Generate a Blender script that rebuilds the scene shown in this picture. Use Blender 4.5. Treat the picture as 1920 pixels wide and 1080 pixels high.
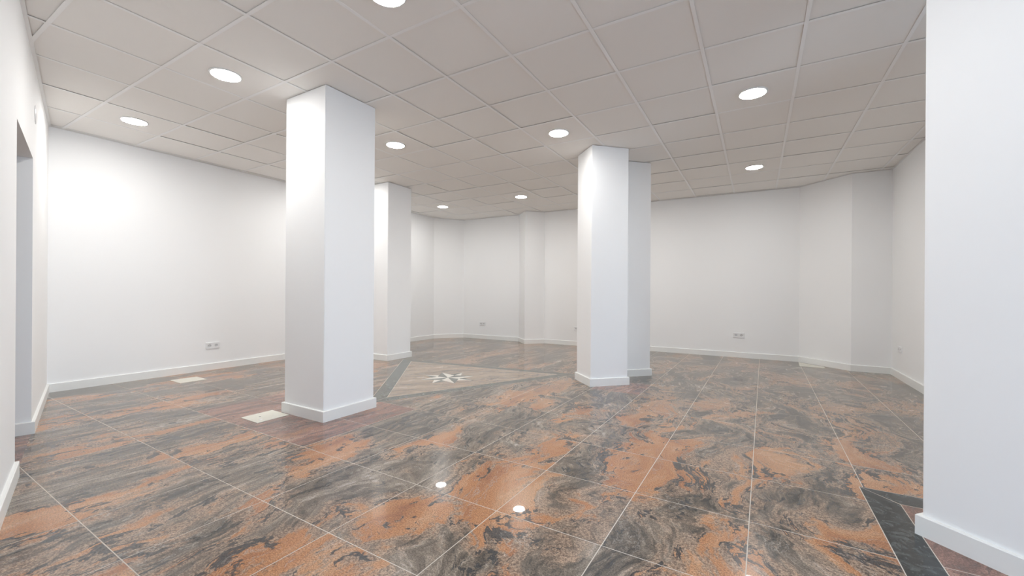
import bpy, bmesh, math, random
from mathutils import Matrix, Vector

random.seed(7)
for o in list(bpy.data.objects):
    bpy.data.objects.remove(o, do_unlink=True)
scene = bpy.context.scene
COL = scene.collection

# ------------------------------------------------------------------ camera
CAM_Z = 1.083
YAW, ROLL = 0.5315, 0.0064
FPX = 780.8
cam_data = bpy.data.cameras.new('camera')
cam_data.sensor_fit = 'HORIZONTAL'
cam_data.sensor_width = 36.0
cam_data.lens = FPX / 1920 * 36.0
cam_data.shift_y = 8.0 / 1920
cam_data.clip_start = 0.02
cam = bpy.data.objects.new('camera', cam_data)
COL.objects.link(cam)
cam.matrix_world = (Matrix.Translation((0, 0, CAM_Z)) @ Matrix.Rotation(YAW, 4, 'Z')
                    @ Matrix.Rotation(math.pi / 2, 4, 'X') @ Matrix.Rotation(ROLL, 4, 'Z'))
scene.camera = cam

# ------------------------------------------------------------------ world: pale overcast sky seen through the shop front
SKY_STRENGTH = 4.5
LAMP = 138.0
world = bpy.data.worlds.new('sky')
scene.world = world
world.use_nodes = True
bgn = world.node_tree.nodes['Background']
bgn.inputs[0].default_value = (0.60, 0.78, 1.0, 1)
bgn.inputs[1].default_value = SKY_STRENGTH

vs = scene.view_settings
vs.view_transform = 'Standard'
vs.look = 'None'
vs.exposure = 0.16
vs.gamma = 1.0
vs.use_curve_mapping = False
scene.cycles.use_light_tree = False      # a dozen equal lamps: plain sampling is quicker

# ------------------------------------------------------------------ helpers
H = 2.792            # ceiling height
BB_H, BB_T = 0.09, 0.018


def tag(o, label=None, cat=None, group=None, kind=None):
    if label:
        o['label'] = label
    if cat:
        o['category'] = cat
    if group:
        o['group'] = group
    if kind:
        o['kind'] = kind
    return o


def link(name, me, mat, parent=None):
    o = bpy.data.objects.new(name, me)
    COL.objects.link(o)
    if mat is not None and not me.materials:
        me.materials.append(mat)
    if parent is not None:
        o.parent = parent
    return o


def from_bm(name, bm, mat, parent=None, smooth=False):
    bmesh.ops.recalc_face_normals(bm, faces=bm.faces[:])
    me = bpy.data.meshes.new(name)
    bm.to_mesh(me)
    bm.free()
    if smooth:
        for p in me.polygons:
            p.use_smooth = True
    return link(name, me, mat, parent)


def empty(name, loc=(0, 0, 0), rotz=0.0):
    o = bpy.data.objects.new(name, None)
    COL.objects.link(o)
    o.location = loc
    o.rotation_euler = (0, 0, rotz)
    o.empty_display_size = 0.1
    return o


def bm_prism(bm, poly, z0, z1):
    lo = [bm.verts.new((x, y, z0)) for x, y in poly]
    hi = [bm.verts.new((x, y, z1)) for x, y in poly]
    n = len(poly)
    bm.faces.new(list(reversed(lo)))
    bm.faces.new(hi)
    for i in range(n):
        j = (i + 1) % n
        bm.faces.new((lo[i], lo[j], hi[j], hi[i]))


def prism(name, polys, z0, z1, mat, parent=None):
    bm = bmesh.new()
    for p in polys:
        bm_prism(bm, p, z0, z1)
    return from_bm(name, bm, mat, parent)


def bm_box(bm, c, s):
    x, y, z = c
    a, b, d = s[0] / 2, s[1] / 2, s[2] / 2
    bm_prism(bm, [(x - a, y - b), (x + a, y - b), (x + a, y + b), (x - a, y + b)], z - d, z + d)


def lathe(name, prof, mat, parent=None, n=40, smooth=True):
    """revolve (r,z) profile about Z"""
    bm = bmesh.new()
    rings = []
    for r, z in prof:
        if r < 1e-6:
            rings.append([bm.verts.new((0, 0, z))])
        else:
            rings.append([bm.verts.new((r * math.cos(2 * math.pi * k / n), r * math.sin(2 * math.pi * k / n), z)) for k in range(n)])
    for a, b in zip(rings, rings[1:]):
        for k in range(n):
            k2 = (k + 1) % n
            if len(a) == 1:
                bm.faces.new((a[0], b[k], b[k2]))
            elif len(b) == 1:
                bm.faces.new((a[k], a[k2], b[0]))
            else:
                bm.faces.new((a[k], a[k2], b[k2], b[k]))
    return from_bm(name, bm, mat, parent, smooth)


def area(p):
    return 0.5 * sum(p[i][0] * p[(i + 1) % len(p)][1] - p[(i + 1) % len(p)][0] * p[i][1] for i in range(len(p)))


def cut(poly, a, b, keep_left=True):
    """part of poly to the left (or right) of the directed line a->b"""
    def side(p):
        s = (b[0] - a[0]) * (p[1] - a[1]) - (b[1] - a[1]) * (p[0] - a[0])
        return s if keep_left else -s
    out = []
    n = len(poly)
    for i in range(n):
        p, q = poly[i], poly[(i + 1) % n]
        sp, sq = side(p), side(q)
        if sp >= 0:
            out.append(p)
        if (sp > 0 and sq < 0) or (sp < 0 and sq > 0):
            t = sp / (sp - sq)
            out.append((p[0] + (q[0] - p[0]) * t, p[1] + (q[1] - p[1]) * t))
    clean = []
    for p in out:
        if not clean or math.hypot(p[0] - clean[-1][0], p[1] - clean[-1][1]) > 1e-5:
            clean.append(p)
    if len(clean) > 2 and math.hypot(clean[0][0] - clean[-1][0], clean[0][1] - clean[-1][1]) < 1e-5:
        clean.pop()
    return clean if len(clean) > 2 and abs(area(clean)) > 1e-6 else []


def clip_to(subject, convex):
    """subject polygon (any) clipped to a convex CCW polygon"""
    p = subject
    for i in range(len(convex)):
        p = cut(p, convex[i], convex[(i + 1) % len(convex)])
        if not p:
            return []
    return p


def minus(polys, convex):
    """convex pieces of polys outside a convex CCW polygon"""
    out = []
    for p in polys:
        rem = p
        for i in range(len(convex)):
            a, b = convex[i], convex[(i + 1) % len(convex)]
            o = cut(rem, a, b, False)
            if o:
                out.append(o)
            rem = cut(rem, a, b)
            if not rem:
                break
    return out


# ------------------------------------------------------------------ materials
def new_mat(name):
    m = bpy.data.materials.new(name)
    m.use_nodes = True
    nt = m.node_tree
    b = nt.nodes['Principled BSDF']
    return m, nt, b


class N:
    """tiny node helper"""
    def __init__(s, nt):
        s.nt = nt

    def node(s, t, **kw):
        n = s.nt.nodes.new(t)
        for k, v in kw.items():
            setattr(n, k, v)
        return n

    def put(s, sock, v):
        if hasattr(v, 'is_output'):
            s.nt.links.new(v, sock)
        else:
            sock.default_value = v

    def math(s, op, a, b=0.0, c=0.0, clamp=False):
        n = s.node('ShaderNodeMath', operation=op, use_clamp=clamp)
        for i, v in enumerate((a, b, c)):
            s.put(n.inputs[i], v)
        return n.outputs[0]

    def vmath(s, op, a, b=(0, 0, 0), scale=None):
        n = s.node('ShaderNodeVectorMath', operation=op)
        s.put(n.inputs[0], a)
        s.put(n.inputs[1], b)
        if scale is not None:
            s.put(n.inputs['Scale'], scale)
        return n.outputs[0]

    def noise(s, vec, scale, detail=2, rough=0.5, w=None, out=0, dist=0.0, lac=2.0):
        n = s.node('ShaderNodeTexNoise', noise_dimensions='4D' if w is not None else '3D')
        s.put(n.inputs['Vector'], vec)
        s.put(n.inputs['Scale'], scale)
        s.put(n.inputs['Detail'], detail)
        s.put(n.inputs['Roughness'], rough)
        s.put(n.inputs['Distortion'], dist)
        s.put(n.inputs['Lacunarity'], lac)
        if w is not None:
            s.put(n.inputs['W'], w)
        return n.outputs[out]

    def ramp(s, f, stops, interp='LINEAR'):
        n = s.node('ShaderNodeValToRGB')
        n.color_ramp.interpolation = interp
        e = n.color_ramp.elements
        while len(e) < len(stops):
            e.new(0.5)
        for el, (p, c) in zip(e, stops):
            el.position = p
            el.color = (c[0], c[1], c[2], 1) if hasattr(c, '__len__') else (c, c, c, 1)
        s.put(n.inputs[0], f)
        return n.outputs[0]

    def mix(s, f, a, b, blend='MIX'):
        n = s.node('ShaderNodeMix', data_type='RGBA', blend_type=blend)
        s.put(n.inputs[0], f)
        s.put(n.inputs[6], a if hasattr(a, 'is_output') else (*a, 1))
        s.put(n.inputs[7], b if hasattr(b, 'is_output') else (*b, 1))
        return n.outputs[2]

    def maprange(s, v, a, b, c, d):
        n = s.node('ShaderNodeMapRange', interpolation_type='SMOOTHSTEP')
        for i, x in enumerate((v, a, b, c, d)):
            s.put(n.inputs[i], x)
        return n.outputs[0]


def paint(name, col, rough=0.6, bump=0.02, scale=220, var=0.015, spec=0.3):
    m, nt, b = new_mat(name)
    n = N(nt)
    pos = n.node('ShaderNodeNewGeometry').outputs['Position']
    f = n.noise(pos, 1.3, 0, 0.5)
    lo = tuple(max(0, c * (1 - var)) for c in col)
    hi = tuple(min(1, c * (1 + var)) for c in col)
    n.put(b.inputs['Base Color'], n.mix(f, lo, hi))
    b.inputs['Roughness'].default_value = rough
    b.inputs['Specular IOR Level'].default_value = spec
    if bump:
        bp = n.node('ShaderNodeBump')
        bp.inputs['Strength'].default_value = bump
        bp.inputs['Distance'].default_value = 0.002
        n.put(bp.inputs['Height'], n.noise(pos, scale, 3, 0.6))
        n.put(b.inputs['Normal'], bp.outputs[0])
    return m


M_WALL = paint('white_wall_paint', (0.925, 0.925, 0.92), 0.75, 0.0)
M_COLUMN = paint('white_column_paint', (0.925, 0.925, 0.92), 0.7, 0.0)
M_BASE = paint('cream_baseboard_lacquer', (0.88, 0.88, 0.855), 0.35, 0.0)
M_TEE = paint('ceiling_grid_enamel', (0.97, 0.965, 0.955), 0.4, 0.0)
M_TILE = paint('ceiling_tile_mineral_fibre', (0.93, 0.908, 0.874), 0.9, 0.0, 500, 0.02, 0.2)
M_VOID = paint('ceiling_void_grey', (0.25, 0.25, 0.25), 0.9, 0.0)
M_PLASTIC = paint('white_socket_plastic', (0.84, 0.84, 0.84), 0.3, 0.0)
M_WELL = paint('socket_well_plastic', (0.70, 0.70, 0.70), 0.4, 0.0)
M_HOLE = paint('dark_pin_hole', (0.05, 0.05, 0.05), 0.6, 0.0)
M_CLIP = paint('steel_earth_clip', (0.65, 0.65, 0.65), 0.3, 0.0)
M_COVER = paint('cream_floor_cover', (0.72, 0.70, 0.62), 0.45, 0.05, 90, 0.05)
M_GROUT = paint('pale_grout', (0.62, 0.56, 0.49), 0.8, 0.0, var=0.1)
M_FRAME = paint('grey_window_frame', (0.35, 0.36, 0.37), 0.4, 0.0)
M_PAVE = paint('grey_pavement', (0.64, 0.63, 0.61), 0.9, 0.3, 40, 0.15)
M_INLAY_W = paint('cream_marble_inlay', (0.74, 0.70, 0.63), 0.12, 0.0, var=0.06, spec=0.5)
M_INLAY_D = paint('grey_green_inlay', (0.17, 0.18, 0.16), 0.12, 0.0, var=0.2, spec=0.5)
M_RING = paint('white_lamp_trim', (0.88, 0.88, 0.87), 0.35, 0.0)

M_LAMP, _nt, _b = new_mat('lit_lamp_diffuser')
_b.inputs['Base Color'].default_value = (0.9, 0.9, 0.9, 1)
_b.inputs['Emission Color'].default_value = (1.0, 0.99, 0.972, 1)
_b.inputs['Emission Strength'].default_value = LAMP

M_GLASS, _nt, _b = new_mat('clear_window_glass')
_nt.nodes.remove(_b)
_tr = _nt.nodes.new('ShaderNodeBsdfTransparent')
_gl = _nt.nodes.new('ShaderNodeBsdfGlossy')
_gl.inputs['Roughness'].default_value = 0.02
_mx = _nt.nodes.new('ShaderNodeMixShader')
_fr = _nt.nodes.new('ShaderNodeFresnel')
_nt.links.new(_fr.outputs[0], _mx.inputs[0])
_nt.links.new(_tr.outputs[0], _mx.inputs[1])
_nt.links.new(_gl.outputs[0], _mx.inputs[2])
_nt.links.new(_mx.outputs[0], _nt.nodes['Material Output'].inputs[0])


def stone(name, variant='main'):
    """polished banded granite: grey-brown flow bands, orange clouds, black and pale veins"""
    m, nt, b = new_mat(name)
    n = N(nt)
    pos = n.node('ShaderNodeNewGeometry').outputs['Position']
    rnd = n.node('ShaderNodeObjectInfo').outputs['Random']
    sep = n.node('ShaderNodeSeparateXYZ')
    n.put(sep.inputs[0], pos)
    px = sep.outputs[0]
    # slab-to-slab shift
    off = n.node('ShaderNodeCombineXYZ')
    n.put(off.inputs[0], n.math('MULTIPLY', rnd, 0.10))
    n.put(off.inputs[1], n.math('MULTIPLY', rnd, 0.16))
    p0 = n.vmath('ADD', pos, off.outputs[0])
    if variant == 'tan':
        rot = n.node('ShaderNodeVectorRotate', rotation_type='Z_AXIS')
        n.put(rot.inputs['Vector'], p0)
        rot.inputs['Angle'].default_value = 0.75
        p0 = rot.outputs[0]
    elif variant == 'red':
        rot = n.node('ShaderNodeVectorRotate', rotation_type='Z_AXIS')
        n.put(rot.inputs['Vector'], p0)
        rot.inputs['Angle'].default_value = 0.15
        p0 = rot.outputs[0]
    # flow warp: calm at the left of the room, swirling at the right
    amp = n.maprange(px, -3.0, -0.9, 0.25, 0.80)
    w1 = n.vmath('SUBTRACT', n.noise(p0, 1.15, 2, 0.5, out=1), (0.5, 0.5, 0.5))
    q = n.vmath('ADD', p0, n.vmath('SCALE', w1, scale=amp))
    w2c = n.noise(q, 4.6, 4, 0.62, out=1)
    w2 = n.vmath('SUBTRACT', w2c, (0.5, 0.5, 0.5))
    ws = n.node('ShaderNodeSeparateXYZ')
    n.put(ws.inputs[0], w2c)
    q2 = n.vmath('ADD', q, n.vmath('SCALE', w2, scale=n.maprange(px, -3.0, -0.9, 0.10, 0.17)))
    an = n.maprange(px, -3.0, -0.6, 0.16, 0.36)
    sc = n.node('ShaderNodeCombineXYZ')
    sc.inputs[0].default_value = 1.0
    n.put(sc.inputs[1], an)
    sc.inputs[2].default_value = 1.0
    qa = n.vmath('MULTIPLY', q2, sc.outputs[0])              # stretched bands
    qf = n.vmath('MULTIPLY', qa, (1.0, 0.42, 1.0))           # fine streaks
    qo = n.vmath('MULTIPLY', q2, (1.0, 0.40, 1.0))           # clouds
    n1 = n.noise(qa, 4.6, 6, 0.66)
    n2 = n.noise(qf, 24.0, 5, 0.72)
    t = n.math('ADD', n.math('MULTIPLY', n1, 0.52), n.math('MULTIPLY', n2, 0.48))
    grain = n.noise(pos, 150.0, 2, 0.75)
    grain2 = n.noise(pos, 70.0, 3, 0.7)
    if variant == 'main':
        col = n.ramp(t, STONE_RAMP)
    elif variant == 'tan':
        col = n.ramp(t, [(0.38, (0.12, 0.10, 0.082)), (0.45, (0.28, 0.215, 0.162)), (0.55, (0.42, 0.33, 0.25)), (0.64, (0.50, 0.43, 0.355))])
    else:
        col = n.ramp(t, [(0.36, (0.085, 0.062, 0.056)), (0.45, (0.19, 0.105, 0.083)), (0.55, (0.31, 0.165, 0.125)), (0.66, (0.42, 0.29, 0.235))])
    # salmon haloes and orange clouds, streaked by the bands
    n3 = n.noise(qo, 2.15, 6, 0.60)
    c3 = n.math('ADD', n3, n.math('MULTIPLY', n.math('SUBTRACT', n2, 0.5), 0.20))
    # the lot turns more orange towards the entrance
    c3 = n.math('ADD', c3, n.math('ADD', 0.008, n.math('MULTIPLY', n.maprange(px, -2.0, -0.2, 0.0, 0.036), n.maprange(sep.outputs[1], 2.6, 4.6, 1.0, 0.0))))
    if variant == 'main':
        sm, om = n.maprange(c3, 0.465, 0.545, 0.0, 0.72), n.maprange(c3, 0.545, 0.585, 0.0, 0.90)
    elif variant == 'tan':
        sm, om = n.maprange(c3, 0.45, 0.60, 0.0, 0.3), n.maprange(c3, 0.56, 0.66, 0.0, 0.25)
    else:
        sm, om = n.maprange(c3, 0.55, 0.65, 0.0, 0.25), n.maprange(c3, 0.58, 0.66, 0.0, 0.35)
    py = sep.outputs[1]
    haze_fade = n.maprange(py, 3.0, 5.2, 1.0, 0.30)                # far orange faded: distance haze and reflection veil painted into the stone
    om = n.math('MULTIPLY', om, haze_fade)
    scol = n.mix(n.maprange(grain2, 0.36, 0.64, 0.0, 1.0), (0.19, 0.118, 0.082), (0.53, 0.365, 0.255))
    col = n.mix(sm, col, scol)
    ocol = n.ramp(n1, [(0.36, (0.30, 0.125, 0.062)), (0.5, (0.435, 0.195, 0.086)), (0.64, (0.50, 0.28, 0.155))])
    col = n.mix(om, col, ocol)
    # black veins along the cloud edges and through the bands
    width = n.maprange(ws.outputs[0], 0.47, 0.70, 0.0, 0.024)
    edge = n.math('ABSOLUTE', n.math('SUBTRACT', c3, 0.548))
    vein = n.math('SUBTRACT', 1.0, n.maprange(n.math('SUBTRACT', edge, width), 0.0, 0.007, 0.0, 1.0))
    vein = n.math('MULTIPLY', vein, n.maprange(width, 0.0006, 0.005, 0.0, 1.0))
    n5 = n.noise(n.vmath('ADD', qa, (7.3, 2.1, 0.0)), 3.4, 5, 0.58)
    e2 = n.math('ABSOLUTE', n.math('SUBTRACT', n5, 0.5))
    wid2 = n.maprange(ws.outputs[1], 0.47, 0.70, 0.0, 0.016)
    v2 = n.math('MULTIPLY', n.math('SUBTRACT', 1.0, n.maprange(n.math('SUBTRACT', e2, wid2), 0.0, 0.006, 0.0, 1.0)),
                n.maprange(wid2, 0.0003, 0.004, 0.0, 1.0))
    blk = n.math('MAXIMUM', vein, v2)
    blk = n.math('MULTIPLY', blk, {'main': 0.90, 'tan': 0.40, 'red': 0.45}[variant])
    dark = n.mix(grain2, (0.022, 0.024, 0.027), (0.065, 0.067, 0.07))
    col = n.mix(blk, col, dark)
    # hair-thin pale veins
    e3 = n.math('ABSOLUTE', n.math('SUBTRACT', n1, 0.455))
    pale = n.math('MULTIPLY', n.math('SUBTRACT', 1.0, n.maprange(e3, 0.0, 0.010, 0.0, 1.0)), n.maprange(n5, 0.44, 0.58, 0.0, 0.5))
    col = n.mix(pale, col, (0.46, 0.415, 0.365))
    # crystal grain
    g = n.maprange(grain, 0.28, 0.72, 0.45, 1.55)
    gc = n.node('ShaderNodeCombineXYZ')
    for i in range(3):
        n.put(gc.inputs[i], g)
    col = n.mix(0.85, col, gc.outputs[0], 'MULTIPLY')
    n.put(b.inputs['Base Color'], col)
    n.put(b.inputs['Roughness'], n.maprange(n1, 0.3, 0.7, 0.20, 0.28))
    b.inputs['Specular IOR Level'].default_value = 0.20
    b.inputs['Coat Weight'].default_value = 0.50
    b.inputs['Coat Roughness'].default_value = 0.02
    b.inputs['IOR'].default_value = 1.52
    return m


STONE_RAMP = [(0.37, (0.032, 0.031, 0.030)), (0.435, (0.080, 0.068, 0.057)), (0.495, (0.150, 0.122, 0.097)),
              (0.55, (0.235, 0.191, 0.151)), (0.63, (0.42, 0.37, 0.32))]
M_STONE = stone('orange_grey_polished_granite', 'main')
M_TAN = stone('tan_polished_granite', 'tan')
M_RED = stone('red_polished_granite', 'red')


def dark_stone(name, base, k=2.8):
    m, nt, b = new_mat(name)
    n = N(nt)
    pos = n.node('ShaderNodeNewGeometry').outputs['Position']
    f = n.noise(pos, 17, 6, 0.75, dist=0.9)
    lo = tuple(c * (1.25 / k) for c in base)
    hi = tuple(c * k for c in base)
    col = n.ramp(f, [(0.36, lo), (0.5, base), (0.64, hi)])
    sp = n.maprange(n.noise(pos, 120, 2, 0.6), 0.68, 0.74, 0, 0.6)
    n.put(b.inputs['Base Color'], n.mix(sp, col, (0.5, 0.5, 0.48)))
    b.inputs['Roughness'].default_value = 0.12
    b.inputs['IOR'].default_value = 1.52
    return m


M_DARK = dark_stone('dark_green_granite', (0.034, 0.038, 0.038))
M_BORDER = dark_stone('grey_green_granite', (0.125, 0.132, 0.118), 1.5)

# ------------------------------------------------------------------ room outline (inner wall faces, metres)
def lw(x):                       # the left wall's line
    return 1.293 - 0.2475 * (x + 6.4)


P_CORNER = (-6.40, lw(-6.40))
P_LEFT_END = (-1.30, lw(-1.30))
P_DOOR_FAR = (-4.685, lw(-4.685))
P_DOOR_NEAR = (-3.675, lw(-3.675))
outline = [P_CORNER, P_LEFT_END, (-1.30, -1.50), (3.20, -1.50), (3.20, 3.60), (1.59, 3.60), (1.59, 7.52), (1.155, 7.52),
           (0.585, 8.07), (-3.91, 8.02), (-4.207, 7.69), (-4.52, 8.00), (-6.03, 7.985), (-6.46, 7.41)]
# outline runs counter-clockwise seen from above
assert area(outline) > 0


def wall_poly(a, b, t=0.2, ea=0.0, eb=0.0):
    """footprint of a wall whose room face runs a->b with the room on its left"""
    d = Vector((b[0] - a[0], b[1] - a[1])).normalized()
    nrm = Vector((d.y, -d.x))
    A = Vector(a) - d * ea
    B = Vector(b) + d * eb
    return [tuple(A), tuple(A + nrm * t), tuple(B + nrm * t), tuple(B)][::-1]


WT = H + 0.06


def wall(name, polys, label, z0=-0.03, z1=WT):
    return tag(prism(name, polys, z0, z1, M_WALL), label, 'wall', kind='structure')


# left wall: two runs and the head above the doorway
bm = bmesh.new()
bm_prism(bm, wall_poly(P_CORNER, P_DOOR_FAR), -0.03, WT)
bm_prism(bm, wall_poly(P_DOOR_NEAR, P_LEFT_END), -0.03, WT)
bm_prism(bm, wall_poly(P_DOOR_FAR, P_DOOR_NEAR), 2.065, WT)
tag(from_bm('wall_left', bm, M_WALL), 'white wall with an open doorway at the left edge', 'wall', kind='structure')
O = outline
wall('wall_back_left', [wall_poly(O[13], O[0], ea=0.0, eb=0.2)], 'long white wall behind the two left columns')
wall('wall_back_left_corner', [wall_poly(O[12], O[13])], 'short slanted white wall in the far left corner')
wall('wall_back', [wall_poly((0.585, 8.07), (-6.03, 7.985))], 'long white wall across the far end')
wall('wall_pilaster', [[(-3.905, 8.021), (-4.52, 8.001), (-4.207, 7.69)]], 'white triangular pilaster on the far wall')
wall('wall_back_right_corner', [wall_poly(O[7], O[8])], 'slanted white wall in the far right corner')
wall('wall_right_return', [wall_poly(O[6], O[7])], 'narrow white wall return in the far right corner')
wall('wall_right', [wall_poly(O[5], O[6])], 'white wall partly hidden behind the right foreground column')
wall('wall_right_shoulder', [wall_poly(O[4], O[5])], 'white wall shoulder beside the shop front')
wall('wall_entrance', [wall_poly(O[1], O[2], ea=-0.21)], 'white wall beside the shop front')

# small lobby behind the doorway (its jamb and soffit are in view)
dv = Vector((1, -0.2475)).normalized()
nv = Vector((dv.y, -dv.x))                 # away from the room
A = Vector(P_DOOR_FAR) + nv * 0.2
B = Vector(P_DOOR_NEAR) + nv * 0.2
A2, B2 = A - dv * 0.3 + nv * 1.1, B + dv * 0.3 + nv * 1.1
A1, B1 = A - dv * 0.3, B + dv * 0.3
wall('wall_lobby_far', [wall_poly(tuple(A2), tuple(B2), 0.1)], 'white lobby wall beyond the doorway')
wall('wall_lobby_side', [wall_poly(tuple(A1), tuple(A2), 0.1)], 'white lobby side wall beyond the doorway')
wall('wall_lobby_near', [wall_poly(tuple(B2), tuple(B1), 0.1)], 'white lobby wall near the doorway')
tag(prism('ceiling_lobby', [[tuple(A1), tuple(A2), tuple(B2), tuple(B1)]], 2.5, 2.55, M_WALL), 'white lobby ceiling beyond the doorway', 'ceiling', kind='structure')
tag(prism('floor_lobby', [[tuple(A1 - nv * 0.2), tuple(A2), tuple(B2), tuple(B1 - nv * 0.2)]], -0.03, 0.0, M_RED), 'stone lobby floor beyond the doorway', 'floor', kind='structure')


# ------------------------------------------------------------------ shop front behind the camera (where the cool daylight comes from)
def shop_front(idx, a, b, npan, label):
    d = Vector((b[0] - a[0], b[1] - a[1]))
    L = d.length
    ang = math.atan2(d.y, d.x)
    z0, z1 = 0.12, 2.62
    w = bmesh.new()
    bm_prism(w, wall_poly(a, b), -0.03, z0)
    bm_prism(w, wall_poly(a, b), z1, WT)
    tag(from_bm('wall_shop_front' if idx == 1 else 'wall_shop_side', w, M_WALL), 'white sill and head around the ' + label, 'wall', kind='structure')
    root = tag(empty('window_%d' % idx, (a[0], a[1], 0), ang), label, 'window', kind='structure')
    pw = L / npan
    bm = bmesh.new()
    for k in range(npan + 1):
        x = min(max(k * pw, 0.03), L - 0.03)
        bm_box(bm, (x, -0.1, (z0 + z1) / 2), (0.06, 0.07, z1 - z0))
    fr = from_bm('window_frame', bm, M_FRAME, root)
    for z in (z0 + 0.03, z1 - 0.03):
        for k in range(npan):
            bm = bmesh.new()
            x0, x1 = k * pw + (0.06 if k == 0 else 0.03), (k + 1) * pw - (0.06 if k == npan - 1 else 0.03)
            bm_box(bm, ((x0 + x1) / 2, -0.1, z), (x1 - x0, 0.07, 0.06))
            from_bm('frame_rail', bm, M_FRAME, root)
    for k in range(npan):
        bm = bmesh.new()
        x0, x1 = k * pw + (0.06 if k == 0 else 0.03), (k + 1) * pw - (0.06 if k == npan - 1 else 0.03)
        bm_box(bm, ((x0 + x1) / 2, -0.1, (z0 + z1) / 2), (x1 - x0, 0.008, z1 - z0 - 0.12))
        from_bm('pane', bm, M_GLASS, root)


wall('wall_daylight_block', [wall_poly(O[2], (0.6, -1.5))], 'unseen white wall pier added to block daylight beside the glazing')  # solid pier added out of view to cut daylight on the right column
shop_front(1, (0.6, -1.5), O[3], 3, 'glazed shop front behind the viewpoint')
shop_front(2, O[3], O[4], 4, 'glazed shop side beside the viewpoint')
bm = bmesh.new()
bm_box(bm, (0, 0, -0.25), (60, 60, 0.3))
tag(from_bm('ground_pavement', bm, M_PAVE), 'grey pavement outside the shop front', 'pavement', kind='structure')

# ------------------------------------------------------------------ baseboards (mitred run along the walls)
def miter(prev, p, nxt, t):
    d0 = (Vector(p) - Vector(prev)).normalized()
    d1 = (Vector(nxt) - Vector(p)).normalized()
    n0, n1 = Vector((-d0.y, d0.x)), Vector((-d1.y, d1.x))
    m = (n0 + n1)
    m = m / max(0.2, m.length_squared) * 2
    return Vector(p) + m * t


def bb_mesh(bm, a, b, a_o, b_o):
    """board between inner edge a-b and outer edge a_o-b_o, with an eased top edge"""
    hb, e = BB_H, 0.004
    mid = lambda p, q, f: (p[0] + (q[0] - p[0]) * f, p[1] + (q[1] - p[1]) * f)
    rows = []
    for s, so in ((a, a_o), (b, b_o)):
        s, so = tuple(s), tuple(so)
        k = mid(s, so, 1 - e / BB_T)
        rows.append([bm.verts.new((*s, 0)), bm.verts.new((*so, 0)), bm.verts.new((*so, hb - e)), bm.verts.new((*k, hb)), bm.verts.new((*s, hb))])
    r0, r1 = rows
    for i in range(5):
        j = (i + 1) % 5
        bm.faces.new((r0[i], r0[j], r1[j], r1[i]))
    bm.faces.new(r0)
    bm.faces.new(r1[::-1])


RUN = [O[4], O[5], O[6], O[7], O[8], O[9], O[10], O[11], O[12], O[13], O[0], P_DOOR_FAR, tuple(Vector(P_DOOR_FAR) + nv * 0.2)]
RNAMES = ['shoulder', 'right', 'right_return', 'back_right_corner', 'back', 'pilaster_right', 'pilaster_left', 'back_left_end', 'back_left_corner', 'back_left', 'left', 'doorway']
outer = []
for i, p in enumerate(RUN):
    if i == 0:
        d = (Vector(RUN[1]) - Vector(p)).normalized()
        outer.append(Vector(p) + Vector((-d.y, d.x)) * BB_T)
    elif i == len(RUN) - 1:
        d = (Vector(p) - Vector(RUN[i - 1])).normalized()
        outer.append(Vector(p) + Vector((-d.y, d.x)) * BB_T)
    else:
        outer.append(miter(RUN[i - 1], p, RUN[i + 1], BB_T))
BLAB = {'right': 'cream baseboard along the wall behind the right foreground column', 'right_return': 'cream baseboard on the narrow return in the far right corner',
        'back_right_corner': 'cream baseboard on the slanted wall in the far right corner', 'back': 'cream baseboard along the long far wall',
        'pilaster_right': 'cream baseboard on the right face of the far pilaster', 'pilaster_left': 'cream baseboard on the left face of the far pilaster',
        'back_left_end': 'cream baseboard between the far left corner and the pilaster', 'back_left_corner': 'cream baseboard on the slanted far left corner',
        'back_left': 'long cream baseboard along the wall behind the left columns', 'left': 'cream baseboard between the doorway and the left room corner',
        'doorway': 'short cream baseboard inside the doorway', 'shoulder': 'cream baseboard beside the shop front'}
for i, nm in enumerate(RNAMES):
    bm = bmesh.new()
    bb_mesh(bm, RUN[i], RUN[i + 1], outer[i], outer[i + 1])
    tag(from_bm('baseboard_' + nm, bm, M_BASE), BLAB[nm], 'baseboard', kind='structure')
a, b = Vector(P_DOOR_NEAR), Vector(P_LEFT_END)
bm = bmesh.new()
bb_mesh(bm, a, b, a - nv * BB_T - dv * 0.0, b - nv * BB_T)
tag(from_bm('baseboard_near_left', bm, M_BASE), 'cream baseboard in the lower left of the doorway, nearest the viewer', 'baseboard', kind='structure')

# ------------------------------------------------------------------ columns
def column(name, corners, label):
    """corners CCW; shaft plus a four-sided skirting of mitred boards"""
    cx = sum(p[0] for p in corners) / 4
    cy = sum(p[1] for p in corners) / 4
    root = tag(empty(name, (cx, cy, 0)), label, 'column', 'square white columns')
    loc = [(x - cx, y - cy) for x, y in corners]
    bm = bmesh.new()
    bm_prism(bm, loc, 0.0, H - 0.0005)
    es = [e for e in bm.edges if abs(e.verts[0].co.z - e.verts[1].co.z) > 1]
    bmesh.ops.bevel(bm, geom=es, offset=0.004, segments=2, affect='EDGES')
    from_bm('shaft', bm, M_COLUMN, root)
    rv = loc[::-1]                      # clockwise: outside on the left
    out = [miter(rv[i - 1], rv[i], rv[(i + 1) % 4], BB_T) for i in range(4)]
    for i in range(4):
        j = (i + 1) % 4
        bm = bmesh.new()
        bb_mesh(bm, rv[i], rv[j], out[i], out[j])
        from_bm('skirting_board', bm, M_BASE, root)
    return root


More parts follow.
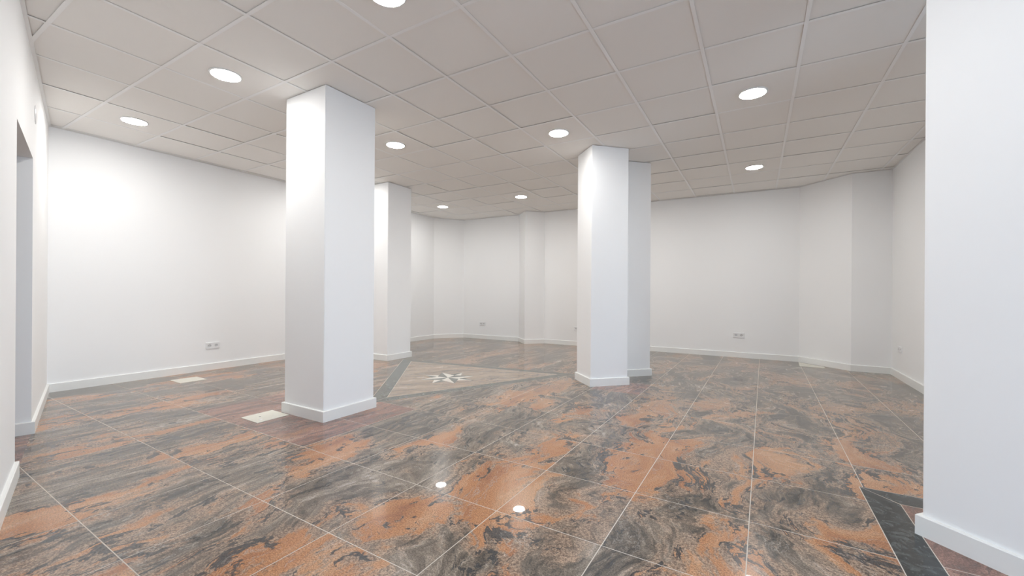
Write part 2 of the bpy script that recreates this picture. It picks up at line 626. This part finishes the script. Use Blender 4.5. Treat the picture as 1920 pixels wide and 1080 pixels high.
def rect_from(nc, u, lu, lv):
    """rectangle from a near corner: u unit dir, v = left normal of u; CCW"""
    u = Vector(u).normalized()
    v = Vector((-u.y, u.x))
    n0 = Vector(nc)
    return [tuple(n0), tuple(n0 + u * lu), tuple(n0 + u * lu + v * lv), tuple(n0 + v * lv)]


column('column', [(-3.635, 2.182), (-3.082, 2.182), (-3.082, 2.702), (-3.635, 2.702)], 'large white square column standing beside the cream floor plate')
column('column', [(-5.52, 4.62), (-4.968, 4.62), (-4.968, 5.125), (-5.52, 5.125)], 'white column half hidden behind the large left column')
column('column', rect_from((-1.650, 4.613), (0.334, 0.329), 0.47, 0.41), 'front one of the two white columns right of the floor star')
column('column', rect_from((-1.540, 5.318), (0.334, 0.334), 0.47, 0.45), 'white column mostly hidden, behind the front column right of the star')
column('column', rect_from((0.650, 2.563), (0.74, -0.673), 0.56, 0.52), 'white column cropped by the right edge of the photo')

# ------------------------------------------------------------------ floor
FROT = math.radians(-0.7)
FC = (-0.5, 3.0)


def fr(p):
    x, y = p[0] - FC[0], p[1] - FC[1]
    c, s = math.cos(FROT), math.sin(FROT)
    return (FC[0] + c * x - s * y, FC[1] + s * x + c * y)


floor = prism('floor', [outline], -0.03, -0.0125, M_GROUT)
tag(floor, 'polished floor of orange, grey and black granite tiles', 'floor', kind='structure')
grout = prism('grout', [outline], -0.0125, -0.0004, M_GROUT, floor)
G = 0.0021                       # half a joint
TZ0, TZ1 = -0.0004, 0.0
TRI_O = [(-3.235, 2.760), (-2.045, 5.215), (-4.885, 4.880)]          # outer corners of the triangular inlay
# inner edges as measured
def inset(tri, ds):
    n = len(tri)
    lines = []
    for i in range(n):
        a, b = Vector(tri[i]), Vector(tri[(i + 1) % n])
        d = (b - a).normalized()
        nn = Vector((-d.y, d.x))
        lines.append((a + nn * ds[i], d))
    out = []
    for i in range(n):
        (p, d), (q, e) = lines[i - 1], lines[i]
        t = ((q.x - p.x) * e.y - (q.y - p.y) * e.x) / (d.x * e.y - d.y * e.x)
        out.append(tuple(p + d * t))
    return out


TRI_I = inset(TRI_O, [0.135, 0.125, 0.15])
ENT = [(0.503, -1.5), (3.2, -1.5), (3.2, 3.02), (0.503, 3.02)]       # bordered entrance area at the right


def tile_obj(name, polys, mat, parent=None, shrink=True):
    ps = [p for p in polys if abs(area(p)) > 4e-4]
    if not ps:
        return None
    return prism(name, ps, TZ0, TZ1, mat, parent)


PX, PY = 0.5365, 0.553
X0, Y0 = -1.090, 1.735
tiles = 0
full_me = {}
for i in range(-11, 9):
    for j in range(-7, 13):
        x0, y0 = X0 + i * PX + G, Y0 + j * PY + G
        cell = [fr(p) for p in [(x0, y0), (x0 + PX - 2 * G, y0), (x0 + PX - 2 * G, y0 + PY - 2 * G), (x0, y0 + PY - 2 * G)]]
        c = clip_to(outline, cell)
        if not c:
            continue
        whole = abs(area(c) - area(cell)) < 1e-5
        ps = [c]
        grow = inset(TRI_O, [-G] * 3)
        touched = clip_to(grow, cell) or clip_to([(ENT[0][0] - G, ENT[0][1]), ENT[1], (ENT[2][0], ENT[2][1] + G), (ENT[3][0] - G, ENT[3][1] + G)], cell)
        if touched:
            ps = minus(ps, grow)
            ps = minus(ps, [(ENT[0][0] - G, ENT[0][1]), ENT[1], (ENT[2][0], ENT[2][1] + G), (ENT[3][0] - G, ENT[3][1] + G)])
            whole = False
        mx, my = x0 + PX / 2, y0 + PY / 2
        red = (-4.25 < mx < -2.66 and 1.75 < my < 2.85) or (-1.62 < mx < -1.07 and 4.5 < my < 5.05)
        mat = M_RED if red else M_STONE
        if whole:
            key = mat.name
            ctr = (sum(p[0] for p in cell) / 4, sum(p[1] for p in cell) / 4)
            if key not in full_me:
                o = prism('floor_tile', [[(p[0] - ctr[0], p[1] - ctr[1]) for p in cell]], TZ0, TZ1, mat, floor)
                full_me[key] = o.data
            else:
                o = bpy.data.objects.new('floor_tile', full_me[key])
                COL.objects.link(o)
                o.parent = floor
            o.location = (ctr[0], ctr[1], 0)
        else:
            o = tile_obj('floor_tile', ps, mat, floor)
        if o:
            tiles += 1
# triangular inlay with border strips (mitred) and tan field
for i in range(3):
    j = (i + 1) % 3
    tile_obj('border_strip', [inset([TRI_O[i], TRI_O[j], TRI_I[j], TRI_I[i]], [G] * 4)], M_BORDER, floor)
STAR_C = (-3.355, 4.125)
field = inset(TRI_I, [G] * 3)
# entrance area: mitred dark strip and red slabs
W = 0.143
tile_obj('border_strip', [[(0.503 + G, -1.49), (0.503 + W - G, -1.49), (0.503 + W - G, 3.02 - W - 2 * G), (0.503 + G, 3.02 - 2 * G)]], M_DARK, floor)
tile_obj('border_strip', [[(0.503 + 2 * G, 3.02 - G), (0.503 + W, 3.02 - W + G), (3.19, 3.02 - W + G), (3.19, 3.02 - G)]], M_DARK, floor)
ex0, ey1 = 0.503 + W + G, 3.02 - W - G
for k, (y0, y1) in enumerate([(-1.49, 0.14), (0.144, 1.22), (1.224, 2.302), (2.306, ey1)]):
    for (x0, x1) in [(ex0, 1.40), (1.404, 2.30), (2.304, 3.19)]:
        tile_obj('floor_tile', [[(x0, y0), (x1, y0), (x1, y1), (x0, y1)]], M_RED if k != 3 else M_RED, floor)

# eight-pointed star inlay, each half-point its own piece of stone
ang0 = math.atan2(4.40 - 3.86, -3.15 + 3.57)        # long axis measured on the floor
RT, RV, FE = 0.345, 0.155, 0.34


def polar(r, k):
    a = ang0 + k * math.pi / 4
    return (STAR_C[0] + r * math.cos(a), STAR_C[1] + r * math.sin(a))


def lerp(p, q, f):
    return (p[0] + (q[0] - p[0]) * f, p[1] + (q[1] - p[1]) * f)


tips = [polar(RT, k) for k in range(8)]
valley = {k: polar(RV, k) for k in (1, 3, 5, 7)}
pieces, wedges = [], []
for k in (0, 2, 4, 6):
    pieces.append(([STAR_C, valley[(k - 1) % 8], tips[k]], M_INLAY_W))
    pieces.append(([STAR_C, tips[k], valley[(k + 1) % 8]], M_INLAY_D))
for k in (1, 3, 5, 7):
    v = valley[k]
    p_cw = lerp(v, tips[k - 1], FE)
    p_cc = lerp(v, tips[(k + 1) % 8], FE)
    pieces.append(([v, p_cw, tips[k]], M_INLAY_W))
    pieces.append(([v, tips[k], p_cc], M_INLAY_D))
    wedges.append([tips[k - 1], tips[k], p_cw])
    wedges.append([tips[k], tips[(k + 1) % 8], p_cc])
star = empty('star_inlay', (STAR_C[0], STAR_C[1], 0))
star.parent = floor
fld = minus([field], tips) + wedges                  # the field is cut around the star
tile_obj('inlay_field', [p if area(p) > 0 else p[::-1] for p in fld], M_TAN, floor)
for poly, mt in pieces:
    loc = [(x - STAR_C[0], y - STAR_C[1]) for x, y in poly]
    if area(loc) < 0:
        loc = loc[::-1]
    prism('star_point', [loc], TZ0, TZ1, mt, star)

# ------------------------------------------------------------------ ceiling
CA, CB = 10.5654, -2.3164
gx = lambda c: (c - CA) * 0.6
gy = lambda r: (r - CB) * 0.6
ceil = prism('ceiling', [outline], H + 0.045, H + 0.06, M_VOID)
tag(ceil, 'suspended ceiling of pale beige square tiles in a white metal grid', 'ceiling', kind='structure')
TW = 0.012
lights_at = [(7, 0), (4, 0), (1, 0), (4, 3), (7, 4), (10, 4), (10, 8), (4, 8), (1, 8), (7, 8), (10, 0), (1, 4)]
tile_me = {}
for c in range(-2, 24):
    for r in range(-8, 14):
        cell = [(gx(c) + .004, gy(r) + .004), (gx(c + 1) - .004, gy(r) + .004), (gx(c + 1) - .004, gy(r + 1) - .004), (gx(c) + .004, gy(r + 1) - .004)]
        p = clip_to(outline, cell)
        if not p or abs(area(p)) < 0.0008:
            continue
        ctr = (gx(c) + 0.3, gy(r) + 0.3)
        lift = 0.0034 + (0 if random.random() < 0.35 else random.random() * 0.004)
        if (c, r) in lights_at:
            lift = 0.0018
        loc = [(x - ctr[0], y - ctr[1]) for x, y in p]
        if abs(area(p) - area(cell)) < 1e-5:
            if 'f' not in tile_me:
                o = prism('ceiling_tile', [loc], 0, 0.014, M_TILE, ceil)
                tile_me['f'] = o.data
            else:
                o = bpy.data.objects.new('ceiling_tile', tile_me['f'])
                COL.objects.link(o)
                o.parent = ceil
            if (c, r) not in lights_at:
                o.rotation_euler = (random.uniform(-.001, .001), random.uniform(-.001, .001), 0)
                lift += 0.0004
        else:
            o = prism('ceiling_tile', [loc], 0, 0.014, M_TILE, ceil)
        o.location = (ctr[0], ctr[1], H + lift)
# main runners along y, cross tees between them
for c in range(-1, 24):
    x = gx(c)
    p = clip_to(outline, [(x - TW, -3), (x + TW, -3), (x + TW, 10), (x - TW, 10)])
    if p:
        # split disconnected stretches by rows
        ys = [q[1] for q in p]
        prism('main_runner', [p], H, H + 0.0012, M_TEE, ceil)
for c in range(-2, 23):
    for r in range(-8, 14):
        y = gy(r)
        p = clip_to(outline, [(gx(c) + TW + .0003, y - TW), (gx(c + 1) - TW - .0003, y - TW), (gx(c + 1) - TW - .0003, y + TW), (gx(c) + TW + .0003, y + TW)])
        if p and abs(area(p)) > 1e-4:
            prism('cross_tee', [p], H, H + 0.0012, M_TEE, ceil)
# wall angle trim round the room
no = len(outline)
for i in range(no):
    a, b = outline[i], outline[(i + 1) % no]
    a_i = miter(outline[i - 1], a, b, 0.02)
    b_i = miter(a, b, outline[(i + 2) % no], 0.02)
    prism('edge_trim', [[tuple(a), tuple(b), tuple(b_i), tuple(a_i)]], H - 0.0014, H - 0.0002, M_TEE, ceil)


# ------------------------------------------------------------------ round lit ceiling lamps
LLAB = ['round lit ceiling lamp cut by the top edge of the photo', 'round lit ceiling lamp left of the large left column',
        'round lit ceiling lamp nearest the left doorway', 'round lit ceiling lamp just right of the large left column',
        'round lit ceiling lamp above left of the front middle column', 'round lit ceiling lamp nearest the right foreground column',
        'round lit ceiling lamp closest to the far right corner', 'round lit ceiling lamp above the far pilaster',
        'round lit ceiling lamp nearest the far left corner', 'round lit ceiling lamp hidden behind the front middle column',
        'round lit ceiling lamp above the viewpoint', 'round lit ceiling lamp hidden behind the large left column']
lamp0 = None
for k, (c, r) in enumerate(lights_at):
    loc = (gx(c) + 0.3, gy(r) + 0.3, H)
    if lamp0 is None:
        root = empty('ceiling_lamp', loc)
        ring = lathe('trim_ring', [(0.098, 0.0015), (0.112, 0.0015), (0.1125, -0.003), (0.108, -0.008), (0.102, -0.009), (0.098, -0.006), (0.098, 0.0015)], M_RING, root, 32)
        dif = lathe('diffuser', [(0.0975, -0.0045), (0.084, -0.0105), (0.045, -0.0135), (0.0, -0.0145)], M_LAMP, root, 32)
        lamp0 = (ring, dif)
    else:
        root = empty('ceiling_lamp', loc)
        for src in lamp0:
            o = src.copy()
            COL.objects.link(o)
            o.parent = root
    tag(root, LLAB[k], 'ceiling lamp', 'round ceiling lamps')


# ------------------------------------------------------------------ wall sockets
def socket(loc, normal, label, gangs=2):
    ang = math.atan2(normal[1], normal[0]) - math.pi / 2       # local +Y looks into the room
    root = tag(empty('wall_socket', loc, ang), label, 'wall socket', 'white double wall sockets')
    S, T, D, RAD = 0.080, 0.011, 0.009, 0.0215
    bm = bmesh.new()
    nseg = 24
    for g in range(gangs):
        cx = (g - (gangs - 1) / 2) * S
        cz = 0.0
        sq, ci, cb = [], [], []
        for k in range(nseg):
            a = 2 * math.pi * (k + 0.5) / nseg
            dx, dz = math.cos(a), math.sin(a)
            m = (S / 2) / max(abs(dx), abs(dz))
            if k % 6 in (2, 3):
                pass
            sq.append(bm.verts.new((cx + dx * m, T, cz + dz * m)))
            ci.append(bm.verts.new((cx + dx * RAD, T + 0.0005, cz + dz * RAD)))
            cb.append(bm.verts.new((cx + dx * RAD * 0.97, T - D, cz + dz * RAD * 0.97)))
        for k in range(nseg):
            j = (k + 1) % nseg
            bm.faces.new((sq[k], sq[j], ci[j], ci[k]))
            bm.faces.new((ci[k], ci[j], cb[j], cb[k]))
        # corners of the square front
        for sx, sz in ((1, 1), (-1, 1), (-1, -1), (1, -1)):
            v = bm.verts.new((cx + sx * S / 2, T, cz + sz * S / 2))
            near = sorted(sq, key=lambda w: (w.co - v.co).length)[:2]
            bm.faces.new((near[0], v, near[1]))
    # body rim
    w2 = gangs * S / 2
    x0, x1, z0, z1 = -w2, w2, -S / 2, S / 2
    f = [bm.verts.new(p) for p in ((x0, T, z0), (x1, T, z0), (x1, T, z1), (x0, T, z1))]
    e = 0.003
    bk = [bm.verts.new(p) for p in ((x0 - e, 0, z0 - e), (x1 + e, 0, z0 - e), (x1 + e, 0, z1 + e), (x0 - e, 0, z1 + e))]
    for k in range(4):
        j = (k + 1) % 4
        bm.faces.new((f[k], f[j], bk[j], bk[k]))
    from_bm('plate', bm, M_PLASTIC, root)
    for g in range(gangs):
        cx = (g - (gangs - 1) / 2) * S
        bm = bmesh.new()
        vs_ = [bm.verts.new((cx + RAD * 0.96 * math.cos(2 * math.pi * k / 24), T - D, RAD * 0.96 * math.sin(2 * math.pi * k / 24))) for k in range(24)]
        vb_ = [bm.verts.new((v.co.x, T - D - 0.0015, v.co.z)) for v in vs_]
        bm.faces.new(vs_)
        bm.faces.new(vb_[::-1])
        for k in range(24):
            j = (k + 1) % 24
            bm.faces.new((vs_[k], vs_[j], vb_[j], vb_[k]))
        well = from_bm('socket_well', bm, M_WELL, root)
        for s in (-1, 1):
            bm = bmesh.new()
            ring = [(cx + s * 0.0095 + 0.0032 * math.cos(2 * math.pi * k / 10), 0.0032 * math.sin(2 * math.pi * k / 10)) for k in range(10)]
            a_ = [bm.verts.new((x, T - D + 0.0004, z)) for x, z in ring]
            b_ = [bm.verts.new((x, T - D, z)) for x, z in ring]
            bm.faces.new(a_)
            for k in range(10):
                j = (k + 1) % 10
                bm.faces.new((a_[k], a_[j], b_[j], b_[k]))
            from_bm('pin_hole', bm, M_HOLE, well)
            bm = bmesh.new()
            bm_box(bm, (cx, T - D + 0.0025, s * 0.0175), (0.006, 0.005, 0.003))
            from_bm('earth_clip', bm, M_CLIP, well)
    return root


def on_wall(a, b, x=None, y=None):
    if x is not None:
        return a[1] + (b[1] - a[1]) * (x - a[0]) / (b[0] - a[0])
    return a[0] + (b[0] - a[0]) * (y - a[1]) / (b[1] - a[1])


E0 = 0.0003
BWA, BWB = (0.585, 8.07), (-6.03, 7.985)
socket((on_wall(O[13], O[0], y=2.838) + E0, 2.838, 0.330), (1, 0), 'white double wall socket above the baseboard left of the large column')
socket((-5.485, on_wall(BWA, BWB, x=-5.485) - E0, 0.346), (0, -1), 'small far white double wall socket left of the pilaster')
socket((-0.262, on_wall(BWA, BWB, x=-0.262) - E0, 0.377), (0, -1), 'white double wall socket on the far wall right of the middle columns')
socket((-3.150, on_wall(BWA, BWB, x=-3.150) - E0, 0.345), (0, -1), 'white double wall socket almost hidden by the front middle column')
socket((1.59 - E0, 7.12, 0.375), (-1, 0), 'white double wall socket beside the right foreground column')

# ------------------------------------------------------------------ round cover plate above the doorway
cp = lathe('round_cover_plate', [(0.0, 0.006), (0.060, 0.006), (0.068, 0.0045), (0.070, 0.002), (0.070, 0.0), (0.0, 0.0)], M_PLASTIC, None, 40)
x = -4.845
nrm = -nv
cp.matrix_world = Matrix.Translation((x + nrm.x * E0, lw(x) + nrm.y * E0, 2.440)) @ Matrix.Rotation(math.atan2(nrm.y, nrm.x), 4, 'Z') @ Matrix.Rotation(math.pi / 2, 4, 'Y')
tag(cp, 'small round white cover plate on the wall above the doorway', 'cover plate')


# ------------------------------------------------------------------ cream floor cover plates
def floor_cover(poly, label, hole=None, rotz=0):
    cx = sum(p[0] for p in poly) / len(poly)
    cy = sum(p[1] for p in poly) / len(poly)
    root = tag(empty('floor_cover_plate', (cx, cy, 0)), label, 'floor plate', 'cream floor cover plates')
    loc = [(p[0] - cx, p[1] - cy) for p in poly]
    bm = bmesh.new()
    bm_prism(bm, loc, 0.0002, 0.004)
    es = [e for e in bm.edges if e.verts[0].co.z > 0.003 and e.verts[1].co.z > 0.003]
    bmesh.ops.bevel(bm, geom=es, offset=0.002, segments=1, affect='EDGES')
    from_bm('plate', bm, M_COVER, root)
    if hole:
        h = lathe('finger_hole', [(0.0, 0.0046), (0.007, 0.0046), (0.009, 0.0040)], M_HOLE, root, 16)
        h.location = (hole[0] - cx, hole[1] - cy, 0)
        s = lathe('screw_cap', [(0.0, 0.0052), (0.012, 0.0050), (0.014, 0.0040)], M_PLASTIC, root, 16)
        s.location = (hole[0] - cx + 0.085, hole[1] - cy - 0.04, 0)
    return root


floor_cover([(-3.775, 1.885), (-3.510, 1.880), (-3.512, 2.150), (-3.778, 2.155)], 'cream square floor plate at the foot of the large left column', (-3.665, 1.985))
floor_cover([(-6.045, 2.225), (-5.770, 2.220), (-5.760, 2.490), (-6.035, 2.495)], 'cream square floor plate below the left wall socket')
floor_cover([(0.560, 7.590), (0.870, 7.580), (0.870, 7.705), (0.575, 8.005)], 'cream floor plate against the slanted far right wall')
